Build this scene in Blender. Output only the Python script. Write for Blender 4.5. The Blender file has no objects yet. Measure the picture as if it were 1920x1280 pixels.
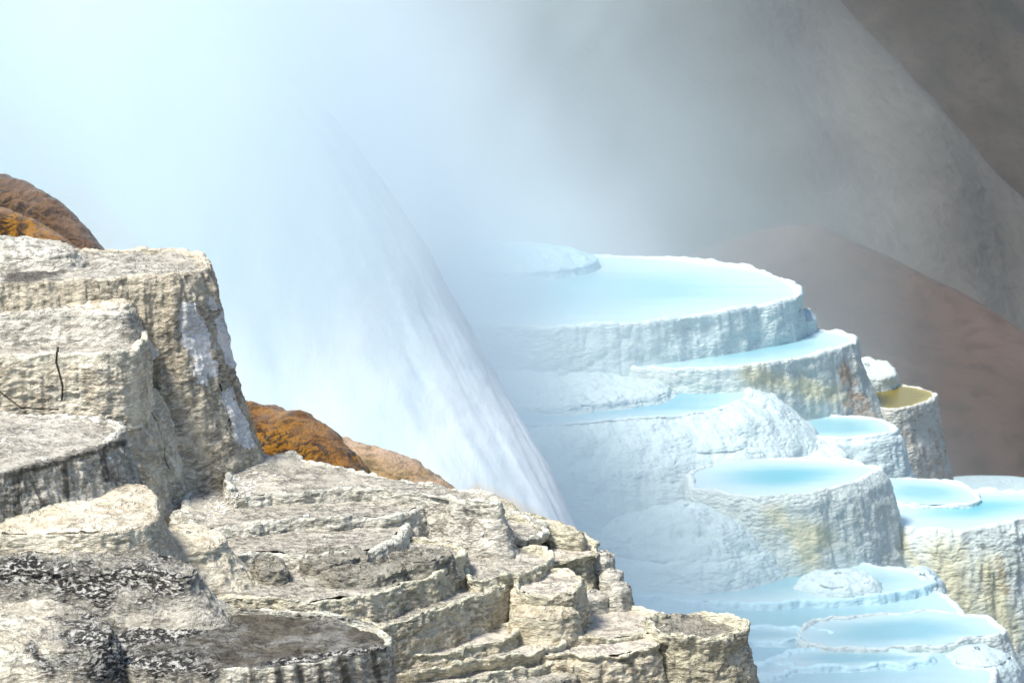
import bpy, math, random
import numpy as np
from mathutils import Vector
R = math.radians
# ---------------------------------------------------------------- camera, world, sun
PITCH = R(11.0); FPX = 960/math.tan(R(7.5))
scn = bpy.context.scene
cam_d = bpy.data.cameras.new('camera'); cam = bpy.data.objects.new('camera', cam_d)
scn.collection.objects.link(cam); scn.camera = cam
cam.rotation_euler = (R(90)-PITCH, 0, 0)
cam_d.sensor_width = 36; cam_d.lens = 18/math.tan(R(7.5))
cam_d.clip_start = .5; cam_d.clip_end = 6000
cam_d.dof.use_dof = True; cam_d.dof.focus_distance = 15.5; cam_d.dof.aperture_fstop = 16
SUN_EL, SUN_AZ = R(58), R(-125)          # azimuth measured from +Y (away from the camera) towards +X
w = bpy.data.worlds.new('World'); scn.world = w; w.use_nodes = True
nt = w.node_tree; bg = nt.nodes['Background']
sky = nt.nodes.new('ShaderNodeTexSky'); sky.sky_type = 'NISHITA'; sky.sun_disc = False
sky.sun_elevation = SUN_EL; sky.sun_rotation = SUN_AZ
nt.links.new(sky.outputs[0], bg.inputs[0]); bg.inputs[1].default_value = .09
sd = bpy.data.lights.new('sun', 'SUN'); sd.energy = 3.0; sd.angle = R(14); sd.color = (1, .955, .87)
sun = bpy.data.objects.new('sun', sd); scn.collection.objects.link(sun)
sdir = Vector((math.sin(SUN_AZ)*math.cos(SUN_EL), math.cos(SUN_AZ)*math.cos(SUN_EL), math.sin(SUN_EL)))
sun.rotation_euler = sdir.to_track_quat('Z', 'Y').to_euler()
scn.view_settings.view_transform = 'Standard'; scn.view_settings.look = 'None'
scn.view_settings.gamma = 1; scn.view_settings.exposure = 1.14
scn.cycles.max_bounces = 12; scn.cycles.diffuse_bounces = 4; scn.cycles.volume_bounces = 9
scn.cycles.volume_step_rate = 1.0; scn.cycles.volume_max_steps = 128
scn.cycles.use_denoising = True

# ---------------------------------------------------------------- pixel helpers (photo 1920 x 1280)
def ray(px, py):
    xc = (px-960)/FPX; yc = -(py-640)/FPX
    return np.array((xc, math.cos(PITCH)+yc*math.sin(PITCH), -math.sin(PITCH)+yc*math.cos(PITCH)))
def PD(px, py, d): r = ray(px, py); return r*(d/r[1])
def proj(p):
    yc = p[:, 1]*math.sin(PITCH)+p[:, 2]*math.cos(PITCH); zc = p[:, 1]*math.cos(PITCH)-p[:, 2]*math.sin(PITCH)
    return np.column_stack((960+p[:, 0]/zc*FPX, 640-yc/zc*FPX))
def strokes(p, L):
    q = proj(p); o = np.zeros(len(q))
    for x0, y0, x1, y1, rad in L:
        a = np.array((x0, y0), float); e = np.array((x1-x0, y1-y0), float); wv = q-a
        t = np.clip((wv@e)/(e@e+1e-9), 0, 1); o = np.maximum(o, 1-np.hypot(*(wv-t[:, None]*e).T)/rad)
    return np.clip(o, 0, 1)
def PZ(px, py, z): r = ray(px, py); return r*(z/r[2])

# ---------------------------------------------------------------- noise
def _h(x, y, z, s):
    h = (x*np.uint32(374761393) + y*np.uint32(668265263) + z*np.uint32(2147483647-14) + np.uint32((s*974634777) & 0xffffffff))
    h = (h ^ (h >> np.uint32(13)))*np.uint32(1274126177); h = (h ^ (h >> np.uint32(16)))*np.uint32(2246822519)
    return ((h ^ (h >> np.uint32(15))) & np.uint32(0xffffff)).astype(np.float32)/np.float32(16777215)
def vnoise(p, s=0):
    i = np.floor(p); f = (p-i).astype(np.float32); i = (i.astype(np.int64) & 0xffffffff).astype(np.uint32)
    f = f*f*f*(f*(f*6-15)+10); o = 0; u = np.uint32
    for a in (0, 1):
        wx = f[:, 0] if a else 1-f[:, 0]
        for b in (0, 1):
            wy = wx*(f[:, 1] if b else 1-f[:, 1])
            for c in (0, 1):
                o = o + wy*(f[:, 2] if c else 1-f[:, 2])*_h(i[:, 0]+u(a), i[:, 1]+u(b), i[:, 2]+u(c), s)
    return o*2-1
def fbm(p, s=0, n=4, g=.5):
    o = 0; a = 1
    for k in range(n): o = o + a*vnoise(p, s+k*17); p = p*2.03+3.7; a *= g
    return o
def billow(p, s=0):                       # rounded lobes: 0 in the creases, 1 on the crowns
    i = np.floor(p); best = np.full(len(p), 9., np.float32)
    for a in (-1, 0, 1):
        for b in (-1, 0, 1):
            for c in (-1, 0, 1):
                q = i+np.array((a, b, c)); k = (q.astype(np.int64) & 0xffffffff).astype(np.uint32)
                d = [q[:, m]+_h(k[:, 0], k[:, 1], k[:, 2], s+31*m)-p[:, m] for m in range(3)]
                best = np.minimum(best, (d[0]*d[0]+d[1]*d[1]+d[2]*d[2]).astype(np.float32))
    return np.sqrt(np.clip(1-best, 0, 1))

# ---------------------------------------------------------------- materials
class NT:
    def __init__(s, name):
        s.m = bpy.data.materials.new(name); s.m.use_nodes = True; s.t = s.m.node_tree
        s.b = s.t.nodes['Principled BSDF']; s.co = s.t.nodes.new('ShaderNodeTexCoord').outputs['Object']
    def n(s, typ, ins=None, **kw):
        x = s.t.nodes.new('ShaderNode'+typ)
        for k, v in kw.items(): setattr(x, k, v)
        for k, v in (ins or {}).items():
            if hasattr(v, 'is_linked') or isinstance(v, bpy.types.NodeSocket): s.t.links.new(v, x.inputs[k])
            else: x.inputs[k].default_value = v
        return x
    def map(s, sc, src=None, rot=(0, 0, 0), loc=(0, 0, 0)):
        return s.n('Mapping', {0: src or s.co, 'Scale': sc, 'Rotation': rot, 'Location': loc}).outputs[0]
    def noise(s, v, sc, det=5, rough=.55, dist=0):
        return s.n('TexNoise', {'Vector': v, 'Scale': sc, 'Detail': det, 'Roughness': rough, 'Distortion': dist}).outputs['Fac']
    def ramp(s, f, a, b, lo=0., hi=1.):
        return s.n('MapRange', {0: f, 1: a, 2: b, 3: lo, 4: hi}, interpolation_type='SMOOTHSTEP').outputs[0]
    def mix(s, f, a, b, mode='MIX'):
        x = s.n('Mix', data_type='RGBA', blend_type=mode)
        for i, v in ((0, f), (6, a), (7, b)):
            if isinstance(v, bpy.types.NodeSocket): s.t.links.new(v, x.inputs[i])
            else: x.inputs[i].default_value = v if i == 0 else (*v, 1)
        return x.outputs[2]
    def math(s, op, a, b=0.):
        x = s.n('Math', operation=op)
        for i, v in ((0, a), (1, b)):
            if isinstance(v, bpy.types.NodeSocket): s.t.links.new(v, x.inputs[i])
            else: x.inputs[i].default_value = v
        return x.outputs[0]
    def warp(s, v, amt, sc):
        nz = s.n('TexNoise', {'Vector': v, 'Scale': sc, 'Detail': 3.}).outputs['Color']
        a = s.n('VectorMath', {0: nz, 1: (.5, .5, .5)}, operation='SUBTRACT').outputs[0]
        b = s.n('VectorMath', {0: a, 'Scale': amt}, operation='SCALE').outputs[0]
        return s.n('VectorMath', {0: v, 1: b}, operation='ADD').outputs[0]
    def bump(s, h, dist, strength=1., nrm=None):
        ins = {'Height': h, 'Distance': dist, 'Strength': strength}
        if nrm is not None: ins['Normal'] = nrm
        return s.n('Bump', ins).outputs[0]
    def out(s, col, nrm=None, rough=.9, spec=.2):
        for k, v in (('Base Color', col), ('Normal', nrm), ('Roughness', rough), ('Specular IOR Level', spec)):
            if v is None: continue
            if isinstance(v, bpy.types.NodeSocket): s.t.links.new(v, s.b.inputs[k])
            else: s.b.inputs[k].default_value = v if k != 'Base Color' else (*v, 1)
        return s.m

def rock(name, light, mid, dark, k=1., net=0., patch=0., crack=0., stain=0., gran=.5, tint=None, bumpk=1., scale_=.6):
    if k == 1 and light[0] > .45: mid = tuple((a+b)/2 for a, b in zip(light, mid)); light = tuple(min(.83, a*1.1) for a in light)
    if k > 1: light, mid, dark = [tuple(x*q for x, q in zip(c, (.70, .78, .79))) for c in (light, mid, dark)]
    light, mid, dark = [(c[0], c[1]*(.98 if k == 1 else 1), c[2]*(.895 if k == 1 else 1)) for c in (light, mid, dark)]
    """k: metres per photo pixel relative to the near terraces; net: black scaly crust; patch: bare white areas; gran: gritty dark specks"""
    n = NT(name); co = n.warp(n.co, .05*k, 9/k)
    big = n.noise(n.co, 2.6/k, 6, .6); med = n.noise(n.co, 14/k, 6, .65); fine = n.noise(n.map((1, 1, 1.8)), 75/k, 5, .7)
    col = n.mix(n.ramp(big, .38, .62), mid, light)
    col = n.mix(n.ramp(med, .42, .72, 0, .75), col, dark)
    if tint: col = n.mix(n.ramp(n.noise(n.map((1, 1, 1.), loc=(5, 2, 8)), 4/k, 4), .5, .68, 0, .8), col, tint)
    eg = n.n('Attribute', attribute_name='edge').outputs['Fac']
    col = n.mix(n.math('MULTIPLY', n.ramp(eg, .72, .98), n.ramp(med, .35, .6, .2, .8)), col, tuple(min(.84, c*1.15) for c in light))  # rim crest colour lightened for its highlight as well as pale deposit
    # rippled micro-terraces: flat wide cells one above the other
    vo = n.n('TexVoronoi', {'Vector': n.map((38/k, 38/k, 95/k), co), 'Scale': 1., 'Randomness': .95}, feature='F1')
    ed = n.noise(n.map((26/k, 26/k, 88/k), n.warp(co, .012*k, 30/k)), 1., 4, .62)
    rip = n.math('SUBTRACT', 1., n.math('POWER', vo.outputs['Distance'], 2.))
    where = n.ramp(n.noise(n.map((1, 1, 1.4), loc=(3, 1, 4)), 5/k, 4), .36, .6, .25, 1.)
    lines = n.math('MULTIPLY', n.ramp(ed, .36, .47, 1, 0), n.math('MULTIPLY', where, scale_))
    col = n.mix(lines, col, tuple(c*.32 for c in dark))
    speck = n.ramp(fine, .5, .72, 0, gran)
    col = n.mix(n.math('MULTIPLY', speck, .7), col, tuple(c*.45 for c in dark))
    if stain:
        st = n.noise(n.map((13/k, 13/k, 1.6/k), co), 1., 4, .6)
        col = n.mix(n.ramp(st, .55, .7, 0, stain), col, tuple(c*.3 for c in dark))
    if net:
        nv = n.n('TexVoronoi', {'Vector': n.map((62/k, 30/k, 150/k), co, rot=(0, .3, 0)), 'Scale': 1., 'Randomness': 1.}, feature='DISTANCE_TO_EDGE').outputs['Distance']
        m = n.ramp(n.noise(n.map((1, 1, 1), loc=(9, 7, 1)), 3.4/k, 4, .6), .62-.3*net, .75-.3*net, 0, 1)
        dk = n.mix(n.ramp(nv, .03, .2), (.62, .6, .55), (.035, .035, .03))
        col = n.mix(m, col, dk)
    ht = n.math('ADD', n.math('ADD', n.math('MULTIPLY', rip, n.math('MULTIPLY', where, .35 if k == 1 else 1.1)), n.math('MULTIPLY', n.ramp(ed, .34, .56), n.math('MULTIPLY', where, 1.3 if k == 1 else .25))), n.math('ADD', n.math('MULTIPLY', fine, 1.1), n.math('MULTIPLY', med, 1.3)))
    def painted(nm, sc, zs=1., amt=1.3, lo=.42, hi=.47):
        a = n.n('Attribute', attribute_name=nm).outputs['Fac']
        z = n.math('SUBTRACT', n.noise(n.map((1, 1, zs), co, loc=(2, 6, 3)), sc/k, 8, .7), .5)
        return n.math('MULTIPLY', n.ramp(n.math('ADD', a, n.math('MULTIPLY', z, amt)), lo, hi), n.ramp(a, 0, .1))
    if k > 1:
        col = n.mix(n.math('MULTIPLY', painted('rust', 26, .8, 3.2, .35, 1.1), .8), col, (.40, .27, .17))
        col = n.mix(n.math('MULTIPLY', painted('yellow', 9, .4, 1.6, .2, 1.), .7), col, (.60, .56, .34))
    else:
        nv = n.noise(n.map((44/k, 20/k, 130/k), co, rot=(0, .25, 0)), 1., 4, .65, .3)
        nv = n.math('SUBTRACT', .545, nv); dk = n.mix(n.ramp(nv, -.01, .11), (.035, .033, .03), (.60, .58, .52))
        nm_ = painted('net', 9, 1.3, 2.6, .2, .9)
        col = n.mix(nm_, col, dk); ht = n.math('ADD', ht, n.math('MULTIPLY', n.math('MULTIPLY', n.ramp(nv, .0, .1, 0, 1), nm_), 1.5))
        col = n.mix(n.math('MULTIPLY', painted('grime_shade', 14, .5, 1.6, .3, .8), .8), col, (.07, .065, .055))
        ck = n.n('Attribute', attribute_name='crk').outputs['Fac']
        col = n.mix(n.ramp(ck, .3, .7), col, (.05, .04, .035)); ht = n.math('SUBTRACT', ht, n.math('MULTIPLY', n.ramp(ck, .2, .8), 2.5))
        pp = painted('patch', 13, .6, 2.6, .30, .34)
        col = n.mix(pp, col, n.mix(fine, (.60, .59, .56), (.82, .81, .79))); ht = n.math('MULTIPLY', ht, n.ramp(pp, 0, 1, 1, .5))
    if patch:
        pm = n.ramp(n.noise(n.map((1.2, 1.2, .55), co, loc=(2, 6, 3)), 5/k, 6, .6), .64-.16*patch, .652-.16*patch)
        col = n.mix(pm, col, n.mix(fine, (.62, .61, .6), (.8, .8, .8)))
        ht = n.math('MULTIPLY', ht, n.ramp(pm, 0, 1, 1, .55))
    if crack:
        cv = n.n('TexVoronoi', {'Vector': n.map((3.4/k, 3.4/k, 1.7/k), n.warp(n.co, .22*k, 5/k)), 'Scale': 1.}, feature='DISTANCE_TO_EDGE').outputs['Distance']
        cm = n.math('MULTIPLY', n.ramp(cv, .006, .02, 1, 0), n.ramp(n.noise(n.co, 3/k, 2), .5, .56))
        col = n.mix(n.math('MULTIPLY', cm, crack), col, (.05, .045, .04)); ht = n.math('SUBTRACT', ht, n.math('MULTIPLY', cm, 2.))
    nr = n.bump(ht, (.0115 if k == 1 else .010*k)*bumpk, 1.)
    return n.out(col, nr, .92, .15)

# linear base colours
M = {}
M['cream'] = rock('cream_travertine', (.74, .69, .60), (.60, .53, .42), (.46, .38, .28), gran=.22, scale_=.3, bumpk=.75)
M['grey']  = rock('grey_travertine', (.70, .675, .63), (.54, .52, .475), (.30, .28, .25), gran=.65)
M['tower'] = rock('tower_travertine', (.62, .57, .49), (.50, .435, .34), (.33, .28, .21), gran=.35, scale_=.5)
M['apron'] = rock('apron_travertine', (.70, .65, .57), (.57, .51, .42), (.42, .36, .28), crack=.7, gran=.25, scale_=.35, bumpk=.8)
M['dark']  = rock('dark_scaly_travertine', (.62, .59, .54), (.44, .42, .37), (.22, .21, .18), gran=.7, stain=.4)
M['mixed'] = rock('streaked_travertine', (.74, .70, .62), (.60, .55, .46), (.36, .32, .26), gran=.5, stain=.25)
M['drip']  = rock('dripping_travertine', (.64, .62, .58), (.48, .46, .41), (.25, .24, .22), stain=.75, gran=.5)
M['low']   = rock('tan_travertine', (.72, .67, .57), (.58, .51, .39), (.38, .32, .21), gran=.5)
M['green'] = rock('olive_travertine', (.68, .65, .55), (.50, .46, .34), (.25, .23, .16), gran=.7)
M['floor'] = rock('gritty_floor', (.66, .63, .58), (.52, .49, .44), (.29, .27, .24), gran=.7, bumpk=1.3)
M['pinkfloor'] = rock('pale_grit_floor', (.72, .67, .62), (.62, .57, .51), (.42, .37, .32), gran=.5)
M['blackfloor'] = rock('black_mud_floor', (.17, .155, .13), (.10, .09, .075), (.04, .036, .03), gran=.7, tint=(.34, .33, .30))
KB = 2.7
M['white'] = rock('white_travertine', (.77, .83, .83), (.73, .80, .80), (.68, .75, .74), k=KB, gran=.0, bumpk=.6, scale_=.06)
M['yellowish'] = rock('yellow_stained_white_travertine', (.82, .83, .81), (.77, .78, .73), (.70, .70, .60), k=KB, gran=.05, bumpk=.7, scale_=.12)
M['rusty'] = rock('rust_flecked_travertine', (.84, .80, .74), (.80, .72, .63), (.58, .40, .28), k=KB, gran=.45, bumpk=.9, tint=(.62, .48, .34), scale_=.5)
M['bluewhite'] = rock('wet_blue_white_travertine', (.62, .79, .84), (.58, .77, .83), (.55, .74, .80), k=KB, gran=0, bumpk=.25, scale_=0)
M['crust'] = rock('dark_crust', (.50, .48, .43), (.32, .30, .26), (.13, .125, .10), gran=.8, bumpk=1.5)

def white_flow():
    n = NT('white_flowstone')
    st = n.noise(n.map((1.8, .35, .22), n.warp(n.co, .6, .5)), 1.6, 5, .6)
    col = n.mix(n.ramp(st, .3, .7), (.62, .71, .73), (.75, .795, .79))
    at = n.n('Attribute', attribute_name='edge').outputs['Fac']
    ed = n.math('MULTIPLY', n.ramp(at, 0, .8), n.ramp(n.noise(n.map((3, 3, .35)), 1.4, 6, .6), .2, .7))
    col = n.mix(ed, col, (.72, .50, .24))
    nr = n.bump(n.math('ADD', st, n.math('MULTIPLY', n.noise(n.co, 9., 4), .15)), .022)
    return n.out(col, nr, .6, .3)
M['flow'] = white_flow()

def mat_water(name, deep, edge, lo=.25, hi=.95):
    n = NT(name)
    r = n.n('Attribute', attribute_name='r').outputs['Fac']
    w1 = n.noise(n.map((.35, 2.4, 1)), 1.1, 4, .6)
    rr = n.math('ADD', r, n.math('MULTIPLY', n.math('SUBTRACT', w1, .5), .7))
    col = n.mix(n.ramp(rr, lo, hi), deep, edge)
    nr = n.bump(n.noise(n.map((1, 5, 1)), 5., 3), .006)
    return n.out(col, nr, .28, .35)
M['w_pale'] = mat_water('pale_blue_water', (.21, .42, .48), (.43, .59, .62), .25, 1.05)
M['w_sky'] = mat_water('sky_blue_water', (.17, .41, .50), (.42, .58, .62), .45, 1.1)
M['w_turq'] = mat_water('turquoise_water', (.14, .40, .46), (.46, .60, .62), .05, .95)
M['w_olive'] = mat_water('olive_yellow_water', (.17, .13, .008), (.34, .29, .05), .6, 1.2)

def mat_bacteria(name, a, b, c, d):
    n = NT(name); v = n.warp(n.co, .18, 4)
    f1 = n.noise(n.map((2.2, 2.2, 5), v, rot=(0, R(28), 0)), 1.6, 7, .68)
    f2 = n.noise(n.map((3, 3, 9), v, rot=(0, R(28), 0)), 5, 6, .7)
    col = n.mix(n.ramp(f1, .35, .6), a, b)
    col = n.mix(n.ramp(f2, .44, .56), col, c)
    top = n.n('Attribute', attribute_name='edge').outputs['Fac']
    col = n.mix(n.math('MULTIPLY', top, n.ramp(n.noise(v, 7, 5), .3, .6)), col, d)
    nr = n.bump(n.math('ADD', f2, n.noise(n.co, 55, 4, .7)), .03)
    return n.out(col, nr, .34, .5)
_c = NT('white_chip'); M['chip'] = _c.out(_c.mix(_c.noise(_c.co, 3.), (.55, .54, .50), (.72, .71, .68)), None, .9, .2)
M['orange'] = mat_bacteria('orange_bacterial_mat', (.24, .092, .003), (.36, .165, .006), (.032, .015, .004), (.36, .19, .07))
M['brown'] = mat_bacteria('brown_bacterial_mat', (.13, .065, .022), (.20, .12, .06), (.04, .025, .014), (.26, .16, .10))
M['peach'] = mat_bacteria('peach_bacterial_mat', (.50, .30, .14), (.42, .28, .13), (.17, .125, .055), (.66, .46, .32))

def mat_hill(name, a, b, c, k=1.):
    n = NT(name); v = n.warp(n.co, 3., .2)
    f = n.noise(n.map((1, .5, 1.3), v), .16*k, 7, .62); g = n.noise(v, 1.6*k, 5, .6)
    col = n.mix(n.ramp(f, .36, .64), a, b); col = n.mix(n.ramp(g, .45, .75, 0, .7), col, c)
    return n.out(col, n.bump(n.math('ADD', f, n.math('MULTIPLY', g, .3)), .25), .95, .1)
M['hill'] = mat_hill('brown_hill_earth', (.050, .027, .018), (.085, .052, .038), (.026, .014, .010))
M['pale_hill'] = mat_hill('pale_hill_earth', (.085, .077, .068), (.105, .096, .086), (.07, .063, .056))
M['far_hill'] = mat_hill('dark_far_earth', (.030, .023, .019), (.045, .036, .030), (.018, .015, .012))
M['ground'] = mat_hill('ground_earth', (.16, .13, .105), (.22, .18, .15), (.11, .09, .07), .5)

# ---------------------------------------------------------------- mesh helpers
def link_mesh(name, v, q, mat, parent=None, attrs=None, origin=None, tris=None):
    me = bpy.data.meshes.new(name)
    if origin is not None: v = v-origin
    me.vertices.add(len(v)); me.vertices.foreach_set('co', v.astype(np.float32).ravel())
    nq = len(q); nt_ = 0 if tris is None else len(tris)
    loops = q.ravel() if tris is None else np.concatenate((q.ravel(), tris.ravel()))
    me.loops.add(len(loops)); me.loops.foreach_set('vertex_index', loops.astype(np.int32))
    me.polygons.add(nq+nt_)
    st = np.concatenate((np.arange(nq)*4, nq*4+np.arange(nt_)*3)); me.polygons.foreach_set('loop_start', st.astype(np.int32))
    me.polygons.foreach_set('use_smooth', np.ones(nq+nt_, bool))
    for k, a in (attrs or {}).items():
        me.attributes.new(k, 'FLOAT', 'POINT').data.foreach_set('value', a.astype(np.float32))
    me.update(calc_edges=True); me.validate()
    me.materials.append(mat)
    o = bpy.data.objects.new(name, me); scn.collection.objects.link(o)
    if parent is not None: o.parent = parent
    elif origin is not None: o.location = origin
    return o
def grid_quads(nr, nc, closed):
    r = np.arange(nr-1)[:, None]; c = np.arange(nc if closed else nc-1)[None, :]; c2 = (c+1) % nc
    return np.stack((r*nc+c, r*nc+c2, (r+1)*nc+c2, (r+1)*nc+c), -1).reshape(-1, 4)
def grid_normals(g, closed):
    du = (np.roll(g, -1, 1)-np.roll(g, 1, 1)) if closed else np.gradient(g, axis=1)
    n = np.cross(du, np.gradient(g, axis=0)); n /= np.linalg.norm(n, axis=2, keepdims=True)+1e-9
    return n
def catmull(p, per=12, closed=True):
    n = len(p); out = []
    for i in range(n if closed else n-1):
        a, b, c, d = [p[(i+k) % n] if closed else p[min(max(i+k, 0), n-1)] for k in (-1, 0, 1, 2)]
        for t in np.arange(per)/per:
            out.append(.5*((2*b)+(-a+c)*t+(2*a-5*b+4*c-d)*t*t+(-a+3*b-3*c+d)*t**3))
    if not closed: out.append(p[-1])
    return np.array(out)
def resample(p, step, closed=True):
    q = np.vstack((p, p[:1])) if closed else p
    L = np.concatenate(([0], np.cumsum(np.linalg.norm(np.diff(q[:, :2], axis=0), axis=1))))
    n = max(int(L[-1]/step), 24); t = np.linspace(0, L[-1], n, endpoint=not closed)
    return np.stack([np.interp(t, L, q[:, k]) for k in range(q.shape[1])], 1)
def csmooth(a, k):
    ker = np.hanning(2*k+3)[1:-1]; ker /= ker.sum(); n = len(a)
    e = np.concatenate((a[-k:], a, a[:k])) if n > 2*k else a
    if n <= 2*k: return a
    return np.stack([np.convolve(e[:, i], ker, 'valid') for i in range(a.shape[1])], 1)

def thing(name, label, cat, loc, group=None):
    o = bpy.data.objects.new(name, None); scn.collection.objects.link(o); o.location = loc
    o.empty_display_size = .1
    o['label'] = label; o['category'] = cat
    if group: o['group'] = group
    return o
def tag(o, **k):
    for a, b in k.items(): o[a] = b
    return o

Z = {}                   # plane height of every terrace
FOOT = []                # outlines, for the slope that carries them
def terrace(key, name, label, lip, z=None, d=None, at=None, on=None, foot=None, lean=.2, H=120, rim=8, floor=12, flare=.22,
            wall='grey', bed='floor', water=None, wl=2.5, dome=0, lob=5, lobsz=60, flute=2, rough=2.2, jag=3, prof=None,
            seed=0, cat='terrace', group='travertine terraces', res=2., tiltcap=0, steps=0, rimvar=3, zsq=1.5, base=True, paint=None, scaly=1.3):
    """lip: outline of the crest in photo pixels, clockwise or not, optional third value multiplies the flare of the wall there"""
    random.seed(seed)
    if z is None and on is not None:
        zp = Z[on] if isinstance(on, str) else on
        ds = PZ(*foot, zp)[1]; dd = ds
        for _ in range(30): z = PD(*at, dd)[2]; dd = ds+lean*(z-zp)
    elif z is None: z = PD(*at, d)[2]
    Z[key] = z
    P3 = [np.array((*PZ(p[0], p[1], z)[:2], p[2] if len(p) > 2 else 1.)) for p in lip]
    dm = np.mean([p[1] for p in P3]); s = np.min([p[1] for p in P3])/FPX
    c = resample(catmull(np.array(P3), 10), res*s)
    x, y = c[:, 0], c[:, 1]
    area = .5*np.sum(x*np.roll(y, -1)-y*np.roll(x, -1))
    if area < 0: c = c[::-1].copy()
    pts = c[:, :2]; fl = c[:, 2]
    tan = np.roll(pts, -1, 0)-np.roll(pts, 1, 0); nrm = np.stack((tan[:, 1], -tan[:, 0]), 1)
    nrm = csmooth(nrm/(np.linalg.norm(nrm, axis=1, keepdims=True)+1e-9), max(2, int(14/res))); nrm /= np.linalg.norm(nrm, axis=1, keepdims=True)
    cen = pts.mean(0)
    # natural waver of the outline
    q = np.column_stack((pts/(s*70), np.full(len(pts), seed*1.7)))
    wob = fbm(q, seed, 4, .55)*jag*s*1.6
    pts = pts+nrm*wob[:, None]
    rv = fbm(np.column_stack((pts/(s*55), np.full(len(pts), 9.+seed))), seed+5, 3)*rimvar*s
    rings = []   # (offset out, dz, weight of rim waver, v)
    rim_, fl_ = rim*s, floor*s
    if dome:
        K = max(8, int(np.sqrt(abs(area)/math.pi)/(res*1.6*s)))
        cap = [(k/K) for k in range(1, K)]
    else:
        n = max(4, int(floor/res))
        for k in range(n+1): t = k/n; rings.append((-rim_*(1.75-.75*t), -(fl_*1.6+rimvar*s)*(1-t)**.8-rim_*.2*(1-t)**2, t, 0.))
        n = max(4, int(rim*1.4/res))
        for k in range(1, n+1): a = math.pi*k/n*.5; rings.append((-rim_*(1-math.sin(a)), rim_*.16*math.sin(2*a)-rim_*.3*(1-math.cos(a)), 1, k/n*.1))
    H_ = H*s; n = max(10, int(H/res*.8))
    pf = prof or [(0, 0), (.1, .03), (.3, .2), (.6, .5), (1, 1)]
    x0 = 0; z0 = 0 if dome else -rim_*.3
    for k in range(0 if dome else 1, n+1):
        t = k/n; o = np.interp(t, [a for a, _ in pf], [b for _, b in pf])
        rings.append((('w', o*flare*H_), z0-t*(H_+z0), max(0, 1-t*3), .1+.9*t))
    g = []; vv = []
    if dome:
        for t in cap:
            rr = math.sin(t*math.pi/2)
            cz = dome*s*(1-rr*rr)**.75
            xy = cen+(pts-cen)*rr
            g.append(np.column_stack((xy, z+cz+tiltcap*(xy[:, 0]-cen[0])))); vv.append(np.full(len(pts), -t))
    for off, dz, wv, v in rings:
        if isinstance(off, tuple): o = off[1]*fl
        else: o = np.full(len(pts), off)
        zz = z+dz+rv*wv+tiltcap*(pts[:, 0]-cen[0])*(max(0, 1-v) if dome else 0)
        g.append(np.column_stack((pts+nrm*np.array(o)[:, None], zz))); vv.append(np.full(len(pts), v))
    g = np.array(g); vv = np.array(vv)
    if steps:        # thin ledges running round the wall
        m = np.clip(vv, 0, 1); ph = (vv*steps+.35*fbm((g/(s*130)).reshape(-1, 3), seed+3, 2).reshape(vv.shape)) % 1
        led = (np.where(ph < .5, ph*2, 2-ph*2)**2)*(m > .03)*3.2*s
        N0 = grid_normals(g, True); g = g+N0*led[..., None]
    N = grid_normals(g, True)
    # closed curve is counter-clockwise and rings go downwards/outwards: make the normals face out
    if np.mean(N[-3][:, :2]*nrm) < 0: N = -N
    flat = g.reshape(-1, 3)
    ampw = np.clip(.35+np.clip(vv, 0, 1)*4, 0, 1).ravel() if not dome else np.ones(len(flat))
    pw = flat/s+seed*57.
    wrp = np.stack([vnoise(pw/45+7*k, seed+k) for k in range(3)], 1)*14
    dsp = lob*(billow((pw+wrp)/np.array((lobsz, lobsz, lobsz/zsq)), seed)-.6)*ampw
    if lob: dsp = dsp+.35*lob*(billow((pw+wrp)/np.array((lobsz*.42, lobsz*.42, lobsz*.42/zsq)), seed+4)-.6)*ampw
    if flute: dsp = dsp+flute*fbm(pw/np.array((17, 17, 110)), seed+9, 3)*ampw
    dsp = dsp+rough*fbm(pw/np.array((24, 24, 15)), seed+11, 4, .58)
    if scaly: dsp = dsp+scaly*(1-2*np.abs(vnoise((pw+wrp*.3)/np.array((16, 16, 6.5)), seed+13)))*ampw
    g = (flat+N.reshape(-1, 3)*(dsp*s)[:, None])
    g[:, 2] = np.where((vv.ravel() <= .1) & (not dome), np.clip(g[:, 2], z-fl_*3, z+rim_), g[:, 2])
    nr, nc = vv.shape; quads = grid_quads(nr, nc, True); tris = None
    if dome:
        g = np.vstack((g, g[:nc].mean(0)[None])); ci = len(g)-1; i = np.arange(nc)
        tris = np.stack((np.full(nc, ci), (i+1) % nc, i), 1)[:, ::-1].copy(); vv2 = np.append(vv.ravel(), -0.)
    else: vv2 = vv.ravel()
    if wall is None: return z
    org = np.array((cen[0], cen[1], z-H_))
    root = thing(name, label, cat, org, group)
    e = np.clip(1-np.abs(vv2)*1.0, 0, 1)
    quads = quads[:, ::-1]
    if tris is not None: tris = tris[:, ::-1]
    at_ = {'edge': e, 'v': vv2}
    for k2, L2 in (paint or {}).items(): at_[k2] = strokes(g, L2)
    link_mesh('lobed_body' if dome else 'rim_wall', g, quads, M[wall], root, at_, org, tris)
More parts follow.
